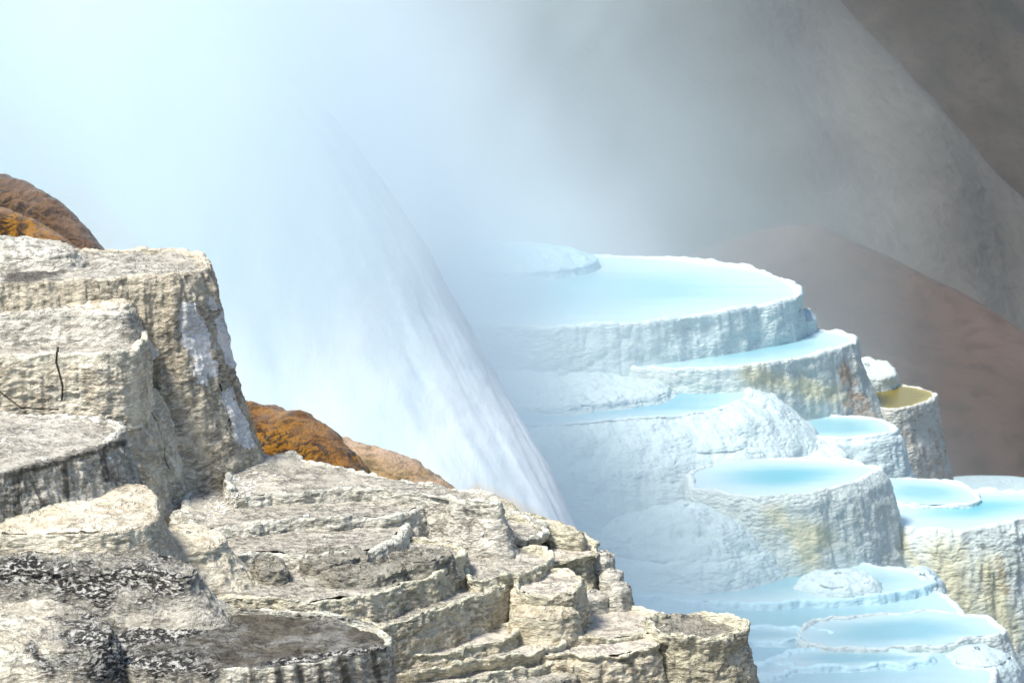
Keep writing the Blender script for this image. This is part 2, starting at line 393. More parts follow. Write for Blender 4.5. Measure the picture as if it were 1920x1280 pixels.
    if not dome:
        K = max(10, int(np.sqrt(abs(area)/math.pi)/(res*1.8*s)))
        def disc(off, zz, amp, mat, nm, sz):
            step = max(1, len(pts)//700); base = (pts+nrm*(-off))[::step]; rr = np.concatenate(([.003], np.linspace(0, 1, K)[1:]))
            gg = np.array([np.column_stack((cen+(base-cen)*r, np.full(len(base), zz))) for r in rr]); f = gg.reshape(-1, 3); ra = np.repeat(rr, len(base))
            if amp: f[:, 2] += s*amp*(fbm(f/s/np.array((60, 160, 60))+seed, seed+20, 5, .6)+.5*ra**3)
            a3 = {'r': ra}
            for k2, L2 in (paint or {}).items(): a3[k2] = strokes(f, L2)
            link_mesh(nm, f, grid_quads(len(rr), len(base), True), M[mat], root, a3, org)
        disc(rim_*1.15, z-fl_*(1.5 if water else .8)-(wl*s if water else 0), 3 if water else min(floor*.45, 9), bed, 'basin_floor', 50)
        if water: disc(rim_*.75, z-wl*s, 0, water, 'pool_water', 50)
    if base: FOOT.append((key, pts[::6], z-fl_, s))
    return z

# ================================================================ near grey terraces
near = 'dry grey travertine terraces in the foreground'
T = terrace
# --- right-hand stair of small gour terraces
T('LOW', 'travertine_terrace', 'lowest broad tan terrace cut by the bottom edge, right of the dark pool', [(700,1300),(860,1275),(1010,1250),(1120,1228),(1240,1205),(1262,1190),(1240,1165),(1100,1140),(900,1130),(700,1140),(560,1200)],
  at=(1000,1250), d=14.35, H=250, rim=9, floor=9, flare=.3, wall='low', bed='pinkfloor', jag=6, rimvar=6, rough=3.2, seed=1, lob=9, lobsz=80, group=near, steps=5)
T('R8', 'travertine_terrace', 'tall round-topped tower with a small hollow at the right end of the grey terraces', [(1238,1185),(1285,1196),(1340,1194),(1385,1186),(1404,1174),(1398,1162),(1365,1151),(1310,1146),(1250,1148),(1215,1160)],
  at=(1330,1196), d=14.5, H=260, rim=11, floor=22, flare=.24, prof=[(0,0),(.05,-.03),(.12,-.1),(.3,.1),(1,1)], wall='green', bed='crust', rimvar=6, rough=3.2, seed=2, lob=6, lobsz=70, flute=4, group=near, jag=6, steps=7)
T('R7', 'travertine_terrace', 'pale shallow basin with a thin white rim left of the right-end tower', [(1040,1178),(1110,1196),(1180,1190),(1245,1178),(1252,1160),(1225,1142),(1150,1132),(1060,1135),(1010,1155)],
  on='LOW', foot=(1130,1216), at=(1130,1192), H=250, rim=7, floor=9, flare=.2, prof=[(0,0),(.04,-.05),(.1,-.25),(.3,.05),(1,1)], wall='low', bed='pinkfloor', jag=6, rimvar=6, rough=3.2, seed=3, lob=4, group=near, steps=3)
T('LOWA', 'travertine_terrace', 'thin tan ledge curving along the bottom edge beside the dark pool', [(690,1262),(800,1252),(900,1236),(1000,1222),(1060,1204),(1040,1190),(900,1180),(740,1190),(640,1230)],
  on='LOW', foot=(880,1262), at=(880,1240), H=250, rim=8, floor=8, flare=.2, prof=[(0,0),(.04,-.05),(.1,-.25),(.3,.05),(1,1)], wall='low', bed='floor', jag=6, rimvar=6, rough=3.2, seed=4, lob=5, group=near, steps=2)
T('LOWB', 'travertine_terrace', 'thin crusty ledge in front of the tan walled basin', [(735,1236),(820,1226),(900,1212),(960,1196),(985,1178),(960,1166),(860,1176),(740,1200)],
  on='LOWA', foot=(860,1236), at=(860,1218), lean=.4, H=80, rim=7, floor=7, flare=.2, prof=[(0,0),(.04,-.05),(.1,-.25),(.3,.05),(1,1)], wall='low', bed='pinkfloor', seed=46, lob=6, lobsz=40, jag=8, rimvar=6, rough=3.5, group=near, steps=2)
T('LOWC', 'travertine_terrace', 'dark crusted ledge cut by the bottom edge right of the dark pool', [(730,1292),(860,1290),(960,1284),(1060,1272),(1070,1256),(960,1250),(840,1258),(740,1266)],
  d=14.15, at=(860,1290), H=200, rim=8, floor=8, flare=.4, wall='crust', bed='floor', seed=47, lob=8, lobsz=40, jag=8, rimvar=7, rough=4, group=near, steps=2)
T('LOWD', 'travertine_terrace', 'short pale ledge under the shallow basin with the thin white rim', [(1010,1222),(1080,1228),(1160,1224),(1225,1210),(1235,1194),(1180,1190),(1080,1196),(1010,1204)],
  on='LOW', foot=(1120,1246), at=(1120,1228), lean=.4, H=80, rim=7, floor=7, flare=.2, prof=[(0,0),(.04,-.05),(.1,-.25),(.3,.05),(1,1)], wall='low', bed='pinkfloor', seed=48, lob=6, lobsz=40, jag=7, rimvar=6, rough=3.5, group=near, steps=2)
T('M3', 'travertine_terrace', 'tan walled basin with a scalloped rim just right of the dark pool', [(700,1172),(745,1166),(800,1152),(850,1136),(905,1112),(945,1094),(962,1080),(940,1068),(860,1066),(740,1080),(660,1120)],
  on='LOWA', foot=(850,1222), at=(850,1136), lean=.12, H=250, rim=8, floor=10, flare=.15, wall='low', bed='floor', jag=6, rimvar=6, rough=3.2, seed=5, lob=5, lobsz=70, group=near, steps=3)
T('M5', 'travertine_terrace', 'small boxy tan terrace with bulging foot in the middle of the stair', [(975,1108),(1020,1112),(1070,1106),(1092,1094),(1090,1078),(1050,1068),(990,1072),(962,1090)],
  d=14.62, at=(1040,1112), H=180, rim=7, floor=8, flare=.22, wall='low', bed='pinkfloor', jag=6, rimvar=6, rough=3.2, seed=6, lob=7, lobsz=60, group=near, steps=3)
T('M5f', 'travertine_lump', 'smooth tan bulge at the foot of the small boxy terrace', [(966,1156),(1010,1162),(1060,1160),(1084,1150),(1070,1134),(1010,1130),(972,1138)], d=14.56, at=(1010,1162), H=120, dome=24, flare=.3, wall='low', seed=49, lob=5, lobsz=50, group=near, cat='rock', base=False)
T('M4', 'travertine_terrace', 'narrow grey basin wedged above the small boxy terrace', [(880,1086),(930,1082),(985,1074),(1025,1056),(1040,1040),(1010,1026),(940,1026),(870,1042)],
  d=14.78, at=(970,1078), H=200, rim=7, floor=10, flare=.18, wall='low', bed='floor', jag=6, rimvar=6, rough=3.2, seed=7, lob=5, group=near, steps=3)
T('M6', 'travertine_terrace', 'olive rimmed basin on the right shoulder of the grey stair', [(1020,1050),(1060,1054),(1100,1048),(1122,1034),(1118,1012),(1085,996),(1030,988),(985,1000),(985,1030)],
  d=15.15, at=(1080,1052), H=260, rim=9, floor=12, flare=.16, prof=[(0,0),(.07,-.25),(.2,.0),(1,1)], wall='green', bed='pinkfloor', rimvar=6, rough=3.2, seed=8, lob=5, group=near, steps=3, jag=6)
T('M2', 'travertine_terrace', 'long low curved rim holding a grey basin behind the dark pool', [(330,1118),(420,1124),(520,1126),(620,1122),(700,1110),(780,1088),(840,1062),(870,1040),(872,1024),(830,1014),(700,1000),(500,995),(380,1030),(300,1080)],
  on='M3', foot=(780,1136), at=(780,1088), lean=.15, H=250, rim=9, floor=11, flare=.2, wall='low', bed='floor', jag=6, rimvar=6, rough=3.2, seed=9, lob=5, lobsz=65, group=near, steps=3)
def clump(key, label, lip, on, foot, at, **k):
    a = dict(H=40, dome=5, flare=.3, wall='crust', lob=7, lobsz=26, rough=4.5, seed=10, group='dark crusty lumps in the grey basin', cat='rock', flute=3, base=False); a.update(k)
    T(key, 'crusty_lump', label, lip, on=on, foot=foot, at=at, **a)
clump('C1', 'dark crusty lump nearest the long curved rim', [(610,1082),(680,1084),(745,1074),(752,1062),(700,1056),(630,1064)], 'M2', (680,1096), (680,1084), seed=11)
clump('C2', 'longest dark crusty lump, behind the lump nearest the rim', [(740,1056),(800,1056),(838,1044),(838,1034),(780,1032),(735,1042)], 'M2', (790,1072), (790,1056), seed=12)
clump('C3', 'dark crusty lump in the middle of the basin', [(565,1054),(620,1058),(655,1050),(690,1040),(650,1030),(590,1032)], 'M2', (620,1074), (620,1056), seed=13)
clump('C4', 'small dark crusty lump at the left end of the basin', [(488,1066),(525,1070),(535,1060),(520,1050),(490,1050)], 'M2', (510,1086), (510,1068), seed=14)
T('M1', 'travertine_terrace', 'thick rounded grey rim running down to the right above the olive basin', [(715,985),(770,992),(840,992),(900,1004),(960,1012),(1015,1008),(1032,994),(1010,976),(950,958),(880,940),(800,930),(730,938),(690,960)],
  d=15.35, at=(880,1002), H=260, rim=13, floor=10, flare=.2, prof=[(0,0),(.04,-.1),(.09,-.5),(.2,-.4),(1,.5)], wall='grey', bed='floor', jag=6, rimvar=6, seed=15, lob=8, lobsz=60, group=near, rough=3.4, steps=3)
T('M0a', 'travertine_terrace', 'low rubble step left of the thick rounded rim', [(340,1030),(430,1040),(520,1034),(600,1040),(690,1030),(740,1010),(760,980),(700,950),(560,935),(420,935),(330,960)],
  on='M2', foot=(560,1060), at=(560,1036), lean=.35, H=250, dome=0, rim=14, floor=5, flare=.6, wall='grey', bed='floor', jag=6, rimvar=6, seed=16, lob=8, lobsz=60, group=near, rough=3.4)
T('M0b', 'travertine_terrace', 'grey ledge under the tower foot strewn with white chips', [(360,985),(450,985),(560,975),(650,972),(740,968),(790,950),(800,930),(740,908),(600,895),(440,895),(340,930)],
  on='M0a', foot=(600,992), at=(600,974), lean=.4, H=250, rim=14, floor=4, flare=.6, wall='grey', bed='floor', jag=6, rimvar=6, seed=17, lob=8, lobsz=50, group=near, rough=3.4, steps=3)
T('M0c', 'travertine_terrace', 'uppermost grey ledge on the skyline below the orange mound', [(430,925),(520,925),(600,920),(700,918),(800,928),(880,942),(935,946),(925,928),(860,914),(760,899),(690,886),(610,868),(560,853),(490,848),(430,855)],
  on='M0b', foot=(600,940), at=(600,920), lean=.4, H=250, rim=10, floor=4, flare=.5, wall='grey', bed='floor', jag=6, rimvar=6, seed=18, lob=8, lobsz=40, group=near, rough=3.4, steps=3)
T('M1b', 'travertine_terrace', 'small crusty cap on the skyline between ledge and olive basin', [(930,968),(1000,990),(1060,1004),(1090,1006),(1078,990),(1040,978),(980,974),(945,940),(900,928),(870,940)],
  d=15.55, at=(1000,990), H=300, dome=6, flare=.2, wall='green', jag=6, rimvar=6, seed=19, lob=8, lobsz=34, group=near, rough=3.4)
for i, (cx, cy, rx, lab) in enumerate([(1128,1046,22,'upper grey knob on the right edge of the stair'),(1148,1078,20,'middle grey knob on the right edge of the stair'),(1160,1104,20,'lowest grey knob on the right edge of the stair'),(1110,1120,34,'flat grey knob at the foot of the boxy terrace')]):
    T('K%d' % i, 'travertine_hummock', lab, [(cx-rx,cy+2),(cx-rx*.4,cy+8),(cx+rx*.5,cy+7),(cx+rx,cy),(cx+rx*.6,cy-7),(cx-rx*.4,cy-7)], on='R7', foot=(cx,cy+62-i*13), at=(cx,cy+7),
      lean=.1, H=200, dome=12, flare=.3, wall='grey', lob=5, lobsz=30, seed=20+i, group='grey knobs on the stair', cat='rock', base=False)
# --- left tower
T('T1', 'travertine_tower', 'tallest flat-topped tower with flaking white patches on its face', [(394,496),(383,505),(335,516),(270,520),(215,524),(150,528),(60,532),(-60,534),(-170,520),(-190,490),(-60,462),(100,466),(200,466),(300,466),(375,478)],
  on='M0b', foot=(430,912), at=(335,516), lean=.16, H=430, rim=12, floor=12, flare=.25, wall='tower', bed='floor', paint={'grime_shade': [(20,525,110,505,30)], 'patch': [(352,585,372,620,26),(362,620,385,690,36),(420,600,436,680,22),(425,740,462,830,20),(395,560,402,575,14)], 'crk': [(412,720,425,760,3),(425,760,432,800,3)]}, seed=30, lob=10, lobsz=150, flute=5, jag=4, cat='rock tower', group=near, prof=[(0,0),(.06,.06),(.3,.22),(.6,.5),(1,1)])  # dark stroke on the tower top paints the shade of the pit hollow
T('T1x', 'travertine_lump', 'pale hummock on the far left top of the tower', [(-80,478),(0,482),(90,482),(138,474),(125,460),(70,452),(-60,450)], on='T1', foot=(60,496), at=(60,482), H=40, dome=14, flare=.8, wall='grey', seed=31, lob=7, lobsz=60, group=near, cat='rock', base=False)
T('T1z', 'travertine_lump', 'ribbed pale shelf between the tower top and the cracked cream terrace', [(-150,596),(0,594),(90,592),(180,594),(235,590),(250,575),(180,562),(60,560),(-150,562)], on='T1', foot=(60,532), at=(60,560), lean=.3, H=90, dome=12, flare=.5, wall='grey', seed=35, lob=8, lobsz=50, group=near, cat='rock', base=False, z=Z['T1']-.12)
T('T1y', 'travertine_lump', 'smooth rounded bulge beside the tower face', [(110,572),(180,580),(240,574),(256,560),(230,545),(160,542),(110,552)], z=Z['T1']-.1, H=90, dome=16, flare=.35, wall='cream', seed=32, lob=6, lobsz=60, group=near, cat='rock', base=False)
T('T2c', 'travertine_drape', 'great cream flowstone apron cracked and spreading below the basin', [(-150,772,.2),(0,776,.2),(120,778,.3),(215,772,.7),(280,740,1),(315,690,1.),(318,650,1.2),(290,625,1),(200,615),(0,615),(-150,650)],
  on='M0b', foot=(330,965), at=(255,770), lean=.22, H=300, dome=14, flare=.30, wall='apron', paint={'patch': [(345,755,362,830,24),(370,830,382,880,10),(420,760,440,850,12)], 'crk': [(196,755,200,815,3),(405,790,400,815,3),(372,770,388,860,3)]}, seed=33, lob=12, lobsz=120, flute=4, group=near, cat='flowstone', prof=[(0,0),(.12,.2),(.4,.5),(.75,.82),(1,1)])
T('T2', 'travertine_terrace', 'cream walled terrace with a long vertical crack in its face', [(-120,668),(0,668),(100,664),(200,664),(252,656),(272,636),(262,614),(200,602),(60,596),(-120,600)],
  on='T2c', foot=(120,776), at=(120,664), lean=.05, H=150, rim=12, floor=10, flare=.07, wall='cream', bed='floor', paint={'crk': [(108,652,106,680,3.4),(106,680,112,700,3),(112,700,118,725,3),(118,725,116,752,2.6),(0,735,40,765,2.4),(40,765,110,768,2.4)]}, seed=34, lob=6, lobsz=110, flute=2, jag=3, group=near, prof=[(0,0),(.3,.5),(.6,.6),(1,1)])
# --- bottom left: dark pool and scaly slopes
T('T6', 'dark_pool_terrace', 'terrace holding the black mud pool at the bottom of the picture', [(170,1235),(300,1256),(450,1254),(580,1244),(690,1222),(732,1204),(722,1184),(670,1162),(580,1147),(450,1142),(330,1150),(200,1162),(110,1200)],
  at=(580,1244), d=12.8, H=220, rim=9, floor=13, flare=.09, wall='mixed', bed='blackfloor', paint={'net': [(130,1200,330,1180,75),(200,1235,380,1250,60),(240,1165,420,1160,40),(500,1243,720,1215,12),(450,1143,700,1165,10)], 'grime_shade': [(560,1250,570,1290,18),(640,1235,650,1290,24),(520,1246,525,1280,14),(600,1244,602,1290,10),(700,1225,712,1290,14),(470,1250,474,1290,12)]}, seed=40, lob=5, lobsz=90, flute=4, jag=3, group=near)
T('T5', 'travertine_drape', 'pale cream slope with black scaly streaks in the bottom left corner', [(-260,1215),(-60,1220),(100,1225,.6),(170,1218,.35),(205,1195,.25),(190,1165,.3),(130,1140),(20,1128),(-160,1135)],
  at=(120,1225), d=12.6, H=260, dome=10, flare=.75, wall='mixed', paint={'net': [(150,1200,300,1200,110),(190,1240,330,1280,110),(60,1215,90,1260,26)]}, seed=41, lob=16, lobsz=130, zsq=.9, group=near, cat='flowstone', prof=[(0,0),(.1,.3),(.4,.6),(1,1)])
T('T4', 'travertine_drape', 'black and white scaly lobe under the beige bulges', [(-150,1072),(0,1074),(140,1072),(260,1078),(335,1088),(362,1080),(350,1058),(250,1030),(120,1018),(-120,1022)],
  d=13.5, at=(200,1076), H=100, dome=10, flare=.8, wall='dark', paint={'net': [(-20,1075,300,1085,100),(60,1060,200,1120,70)]}, seed=42, lob=12, lobsz=90, zsq=.9, group=near, cat='flowstone', rough=3)
T('T3b', 'travertine_drape', 'beige bulging flowstone lobes left of the rubble ledge', [(-120,1000,.4),(0,1002,.5),(120,1002,.7),(220,998),(275,985),(292,958),(280,930),(230,905),(100,905),(-100,915)],
  d=13.75, at=(200,1000), H=200, dome=14, flare=.42, wall='cream', seed=43, lob=18, lobsz=95, zsq=1.1, group=near, cat='flowstone', flute=1)
T('T3', 'travertine_terrace', 'grey topped terrace with dripping dark streaks on its wall at the left edge', [(-120,902),(0,888),(90,868),(165,846),(212,822),(228,800),(190,786),(100,778),(-100,782)],
  d=14.1, at=(100,866), H=200, rim=13, floor=6, flare=.35, wall='drip', bed='floor', paint={'grime_shade': [(-20,900,230,830,16),(30,900,34,960,16),(120,870,124,930,16),(190,840,200,900,14)]}, seed=44, lob=8, lobsz=70, flute=6, group=near, rough=3)
T('T7', 'travertine_lump', 'pale stepped bulge at the foot of the cream apron', [(300,1030),(350,1038),(400,1030),(420,1010),(380,990),(320,988)], on='M2', foot=(370,1112), at=(360,1036), lean=.5, H=130, dome=12, flare=.9, wall='cream', seed=45, lob=10, lobsz=60, group=near, cat='rock', base=False)

# ================================================================ white and blue terraces
far = 'white and blue hot spring terraces'
KW = dict(wl=1., scaly=.3, group=far, rough=1.1, res=2.3, zsq=1.2)
T('B9', 'hot_spring_terrace', 'lowest broad pale blue basin spreading across the bottom right', [(1000,1270),(1200,1300),(1450,1330),(1700,1330),(1850,1290),(1868,1230),(1825,1180),(1780,1120),(1700,1090),(1500,1075),(1250,1085),(1050,1140)],
  at=(1700,1330), d=29.6, H=300, rim=10, floor=10, flare=.35, wall='yellowish', bed='white', water='w_pale', seed=50, lob=9, lobsz=80, **KW)
T('B9b', 'hot_spring_terrace', 'long shallow step of pale water behind the lowest basin', [(1150,1110),(1300,1124),(1460,1128),(1620,1118),(1720,1104),(1750,1088),(1720,1070),(1600,1056),(1400,1050),(1200,1060),(1100,1085)],
  on='B9', foot=(1500,1142), at=(1500,1128), lean=.3, H=40, rim=8, floor=4, flare=.5, wall='bluewhite', bed='white', water='w_pale', seed=65, lob=7, lobsz=60, jag=7, **KW)
for i_, (cx, cy, rx, lab_) in enumerate([(1390,1196,170,'long low rim crossing the lowest basin on its left half'),(1600,1240,150,'low scalloped rim crossing the lowest basin near the bottom right'),(1330,1262,170,'faint low rim at the very bottom of the lowest basin')]):
    T('B9_%d' % i_, 'hot_spring_terrace', lab_, [(cx-rx,cy-4),(cx-rx*.6,cy+10),(cx-rx*.1,cy+12),(cx+rx*.3,cy+8),(cx+rx*.75,cy+4),(cx+rx,cy-10),(cx+rx*.7,cy-22),(cx,cy-26),(cx-rx*.7,cy-20)],
      on='B9', foot=(cx,cy+20), at=(cx,cy+12), lean=.5, H=26, rim=14, floor=3, flare=1.2, wall='bluewhite', bed='white', water='w_pale', seed=110+i_, lob=9, lobsz=50, jag=10, rimvar=4, **KW)
T('B9c', 'hot_spring_terrace', 'lobed white step at the lower right corner with pale water on top', [(1500,1205),(1620,1214),(1740,1210),(1830,1196),(1880,1182),(1860,1160),(1780,1146),(1640,1150),(1520,1170)],
  on='B9', foot=(1650,1226), at=(1650,1213), lean=.3, H=150, rim=8, floor=4, flare=.5, wall='yellowish', bed='white', water='w_pale', seed=66, lob=10, lobsz=60, jag=9, **KW)
T('B8', 'hot_spring_terrace', 'turquoise pool with a yellow stained wall at the right edge', [(1650,975),(1700,988),(1780,994),(1860,988),(1930,972),(2010,960),(2040,940),(1980,925),(1850,918),(1700,920),(1640,940)],
  d=34.6, at=(1780,994), H=420, rim=9, floor=8, flare=.34, prof=[(0,0),(.06,.10),(.2,.22),(.45,.42),(.75,.75),(1,1)], wall='yellowish', bed='white', water='w_turq', paint={'yellow': [(1760,1040,1800,1120,90),(1850,1060,1880,1200,60),(1680,1000,1720,1060,30)], 'rust': [(1870,1040,1885,1110,14)]}, seed=51, lob=15, lobsz=75, flute=4, **KW)
T('B7', 'hot_spring_terrace', 'small white step just behind the turquoise pool', [(1690,940),(1740,946),(1800,946),(1835,938),(1815,912),(1760,898),(1660,895),(1640,910),(1645,930)],
  on='B8', foot=(1740,950), at=(1740,944), lean=.2, H=60, rim=8, floor=5, flare=.35, wall='white', bed='white', water='w_pale', seed=52, lob=6, **KW)
T('B6', 'hot_spring_terrace', 'scalloped white basin with a small cyan pool and yellow streaked wall', [(1300,912,.3),(1360,925,.5),(1440,930,.8),(1520,924),(1590,908),(1635,892),(1650,878),(1600,866),(1500,858),(1380,862,.3),(1300,882,.3)],
  d=33.9, at=(1520,924), H=300, rim=9, floor=8, flare=.34, prof=[(0,0),(.06,.10),(.2,.22),(.45,.42),(.75,.75),(1,1)], wall='yellowish', bed='white', water='w_turq', paint={'yellow': [(1500,1000,1540,1010,55),(1450,960,1520,1040,50)]}, seed=53, lob=15, lobsz=75, flute=2, **KW)
T('B5', 'hot_spring_terrace', 'smooth rounded white terrace below the rust flecked wall', [(1470,812),(1540,820),(1610,820),(1668,812),(1682,798),(1655,786),(1580,778),(1500,776),(1450,790)],
  d=37.3, at=(1600,820), H=210, rim=10, floor=4, flare=.34, prof=[(0,0),(.06,.10),(.2,.22),(.45,.42),(.75,.75),(1,1)], wall='white', bed='white', water='w_pale', seed=54, lob=15, lobsz=75, **KW)
T('B4', 'hot_spring_terrace', 'sky blue pool draining over white lobes in the centre', [(880,800),(1000,798),(1130,790),(1260,780),(1370,765),(1410,740),(1380,712),(1300,694),(1150,700),(980,720),(860,750)],
  d=36.4, at=(1250,781), H=320, rim=10, floor=6, flare=.75, wall='white', bed='white', water='w_sky', seed=55, lob=24, lobsz=110, zsq=1.3, rough=.9, scaly=.2, res=2.3, prof=[(0,0),(.08,.22),(.25,.5),(.55,.8),(1,1)], group=far)
T('B4b', 'flowstone_lobe', 'bulging white lobe beside the sky blue pool on its right', [(1380,862),(1450,874),(1530,872),(1585,858),(1560,820),(1500,796),(1430,790),(1370,820)],
  d=36.6, at=(1470,872), H=120, dome=22, flare=.5, wall='white', seed=56, lob=12, lobsz=60, cat='flowstone', base=False, **KW)
T('B4c', 'flowstone_lobe', 'faint white lobe fading into steam left of the cyan pool', [(1130,1030),(1220,1052),(1330,1056),(1420,1040),(1440,1010),(1360,985),(1240,985),(1140,1000)],
  d=33.2, at=(1330,1056), H=150, dome=72, flare=.5, wall='white', seed=57, lob=20, lobsz=75, cat='flowstone', base=False, prof=[(0,0),(.1,.2),(.4,.6),(1,1)], **KW)
for i_, (cx, cy, rx, dd, hh, lab_) in enumerate([(1160,842,95,36.0,26,'wide white lobe below the left part of the sky blue pool'),(1330,838,90,36.0,30,'rounded white lobe under the middle lip of the sky blue pool'),(1250,892,110,35.75,24,'low white lobe at the foot of the two lobes under the sky blue pool'),
        (1390,880,60,36.25,16,'small white lobe just behind the left end of the cyan pool'),(1210,975,120,35.3,26,'hazy white swell between cascade and yellow streaked basin'),(1570,1092,60,32.9,5,'flat white swell at the foot of the yellow streaked wall'),
        (1830,1240,50,30.8,16,'knobbly white lump in the bottom right corner'),(1728,1092,20,33.3,6,'small crusty white knob at the foot of the yellow stained wall')]):
    T('BL%d' % i_, 'flowstone_lobe', lab_, [(cx-rx,cy-8),(cx-rx*.5,cy+8),(cx+rx*.1,cy+13),(cx+rx*.65,cy+9),(cx+rx,cy-6),(cx+rx*.6,cy-20),(cx-rx*.2,cy-24),(cx-rx*.8,cy-18)], d=dd, at=(cx,cy+13), H=(60+rx*.7 if rx > 80 else 24+rx*.3), dome=hh, flare=.7,
      wall='white', seed=100+i_, lob=14, lobsz=60, cat='flowstone', base=False, jag=7, prof=[(0,0),(.1,.25),(.35,.6),(.7,.88),(1,1)], **KW)
T('B3', 'hot_spring_pillar', 'rust flecked pillar holding a small olive yellow pool', [(1625,758),(1670,768),(1715,762),(1748,748),(1752,736),(1715,724),(1660,720),(1615,735)],
  d=39.0, at=(1700,766), H=420, rim=8, floor=8, flare=.26, wall='rusty', bed='white', water='w_olive', seed=58, lob=7, lobsz=60, **KW)
T('B2b', 'hot_spring_terrace', 'small white cap tucked behind the rust flecked wall', [(1590,705),(1640,712),(1675,704),(1668,684),(1630,674),(1580,676)],
  d=39.9, at=(1650,711), H=300, dome=8, flare=.25, wall='yellowish', seed=59, lob=6, lobsz=40, base=False, **KW)
T('B2', 'hot_spring_terrace', 'thick white terrace with rust flecks on its right shoulder', [(1180,684),(1230,690),(1290,694),(1390,690),(1480,676),(1550,660,1.3),(1592,646,2),(1606,632,2),(1570,622),(1480,618),(1350,622),(1200,640)],
  d=38.4, at=(1530,664), H=320, rim=9, floor=5, flare=.22, wall='yellowish', bed='white', water='w_pale', paint={'rust': [(1590,690,1600,760,40),(1600,740,1640,790,40)], 'yellow': [(1400,700,1560,740,40)]}, seed=60, lob=15, lobsz=75, **KW)
T('B1', 'hot_spring_terrace', 'largest pale blue pool on top with a rippled white rim', [(800,600),(900,608),(1050,612),(1200,606),(1340,588),(1440,572),(1492,560),(1503,544),(1470,522),(1390,500),(1260,484),(1100,480),(920,490),(800,530)],
  on='B2', foot=(1300,672), at=(1300,594), lean=.12, H=230, rim=12, floor=6, flare=.14, wall='white', bed='white', water='w_pale', seed=61, lob=15, lobsz=75, **KW)
T('B1b', 'flowstone_lobe', 'narrow white buttress on the right flank of the largest pool', [(1480,600),(1515,604),(1530,596),(1515,584),(1480,584)], on='B2', foot=(1510,625), at=(1510,603), lean=.1, H=60, dome=10, flare=.2, wall='white', seed=62, lob=4, lobsz=40, cat='flowstone', base=False, **KW)
T('B1c', 'flowstone_lobe', 'low white hummock between the largest pool and the sky blue pool', [(700,752),(860,756),(1000,766),(1120,762),(1220,748),(1272,712),(1262,680),(1150,664),(900,664),(700,680)], on='B4', foot=(1050,768), at=(1050,762), lean=.3, H=60, dome=26, flare=1.2, wall='white', seed=63, lob=20, lobsz=80, cat='flowstone', base=False, jag=8, **KW)
T('B0', 'flowstone_dome', 'pale blue flowstone dome behind the left end of the largest pool', [(780,500),(880,512),(1000,512),(1090,500),(1120,486),(1060,476),(940,470),(800,476)], on='B1', foot=(960,525), at=(960,512), lean=.3, H=60, dome=36, flare=.5, wall='bluewhite', seed=64, lob=2, lobsz=90, cat='flowstone', **KW)

# ================================================================ bacterial mounds and the white flowstone cascade
def tube(name, label, cat, path, mat, seed, lob=0, lobsz=200, rough=2, streak=0, squash=1., edge_axis=None, nu=260, step=4, sup=1., kind=None, group=None):
    """path: (px, py, depth, radius px): a ridge with a rounded back"""
    P = np.array([(*PD(a, b, d), r*d/FPX) for a, b, d, r in path]); c = catmull(P, 40, False)
    s = path[len(path)//2][2]/FPX
    L = np.concatenate(([0], np.cumsum(np.linalg.norm(np.diff(c[:, :3], axis=0), axis=1)))); n = int(L[-1]/(step*s))
    c = np.stack([np.interp(np.linspace(0, L[-1], n), L, c[:, k]) for k in range(4)], 1)
    t = np.gradient(c[:, :3], axis=0); t /= np.linalg.norm(t, axis=1, keepdims=True)
    side = np.cross(t, (0, 0, 1)); side /= np.linalg.norm(side, axis=1, keepdims=True); up = np.cross(side, t)
    a = np.linspace(0, 2*math.pi, nu, endpoint=False)
    sg = lambda q: np.sign(q)*np.abs(q)**sup
    en = np.linspace(0, 1, n); en = np.clip(np.minimum(en, 1-en)/.06, 0, 1); c[:, 3] *= np.sqrt(np.clip(1-(1-en)**2, 1e-5, 1))
    rad = c[:, 3][:, None]*(np.ones(nu)[None])
    g = c[:, None, :3]+rad[..., None]*(sg(np.cos(a))[None, :, None]*side[:, None, :]*squash+sg(np.sin(a))[None, :, None]*up[:, None, :])
    N = grid_normals(g, True); N = N*np.sign(np.sum(N*(g-c[:, None, :3]), 2, keepdims=True)); N /= np.linalg.norm(N, axis=2, keepdims=True)
    f = g.reshape(-1, 3); p = f/s+seed*31
    d = rough*fbm(p/30, seed, 4, .55)
    if lob: d = d+lob*(billow((p+20*np.stack([vnoise(p/70+k*5, seed+k) for k in range(3)], 1))/lobsz, seed)-.6)+.4*lob*fbm(p/lobsz*2, seed+2, 3)
    if streak:
        aa = np.tile(a, n); ll = np.repeat(np.linspace(0, L[-1], n)/s, nu)
        d = d+streak*fbm(np.column_stack((np.cos(aa)*9, np.sin(aa)*9, ll/600)), seed+7, 4, .6)
    f = f+N.reshape(-1, 3)*(d*s)[:, None]
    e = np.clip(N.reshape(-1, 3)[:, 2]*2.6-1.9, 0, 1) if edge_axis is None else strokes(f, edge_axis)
    org = c[n//2, :3].copy()
    o = link_mesh(name, f, grid_quads(n, nu, True)[:, ::-1], M[mat], None, {'edge': e}, org)
    tag(o, label=label, category=cat)
    if group: o['group'] = group
    return o
tube('flowstone_cascade', 'huge smooth white flowstone cascade running down from the upper left into steam', 'flowstone',
     [(-800,-500,34,620),(-430,-120,32,540),(-50,260,30,500),(280,640,28,540),(480,980,26.5,560),(620,1300,25,600),(720,1650,24,650)], 'flow', 70, lob=14, lobsz=420, rough=.8, streak=2, squash=.84, sup=.78,
     edge_axis=[(-60,190,60,290,60),(60,290,240,480,55),(900,930,1000,985,36)], nu=520, step=5)
mats = 'bacterial mounds beside the cascade'
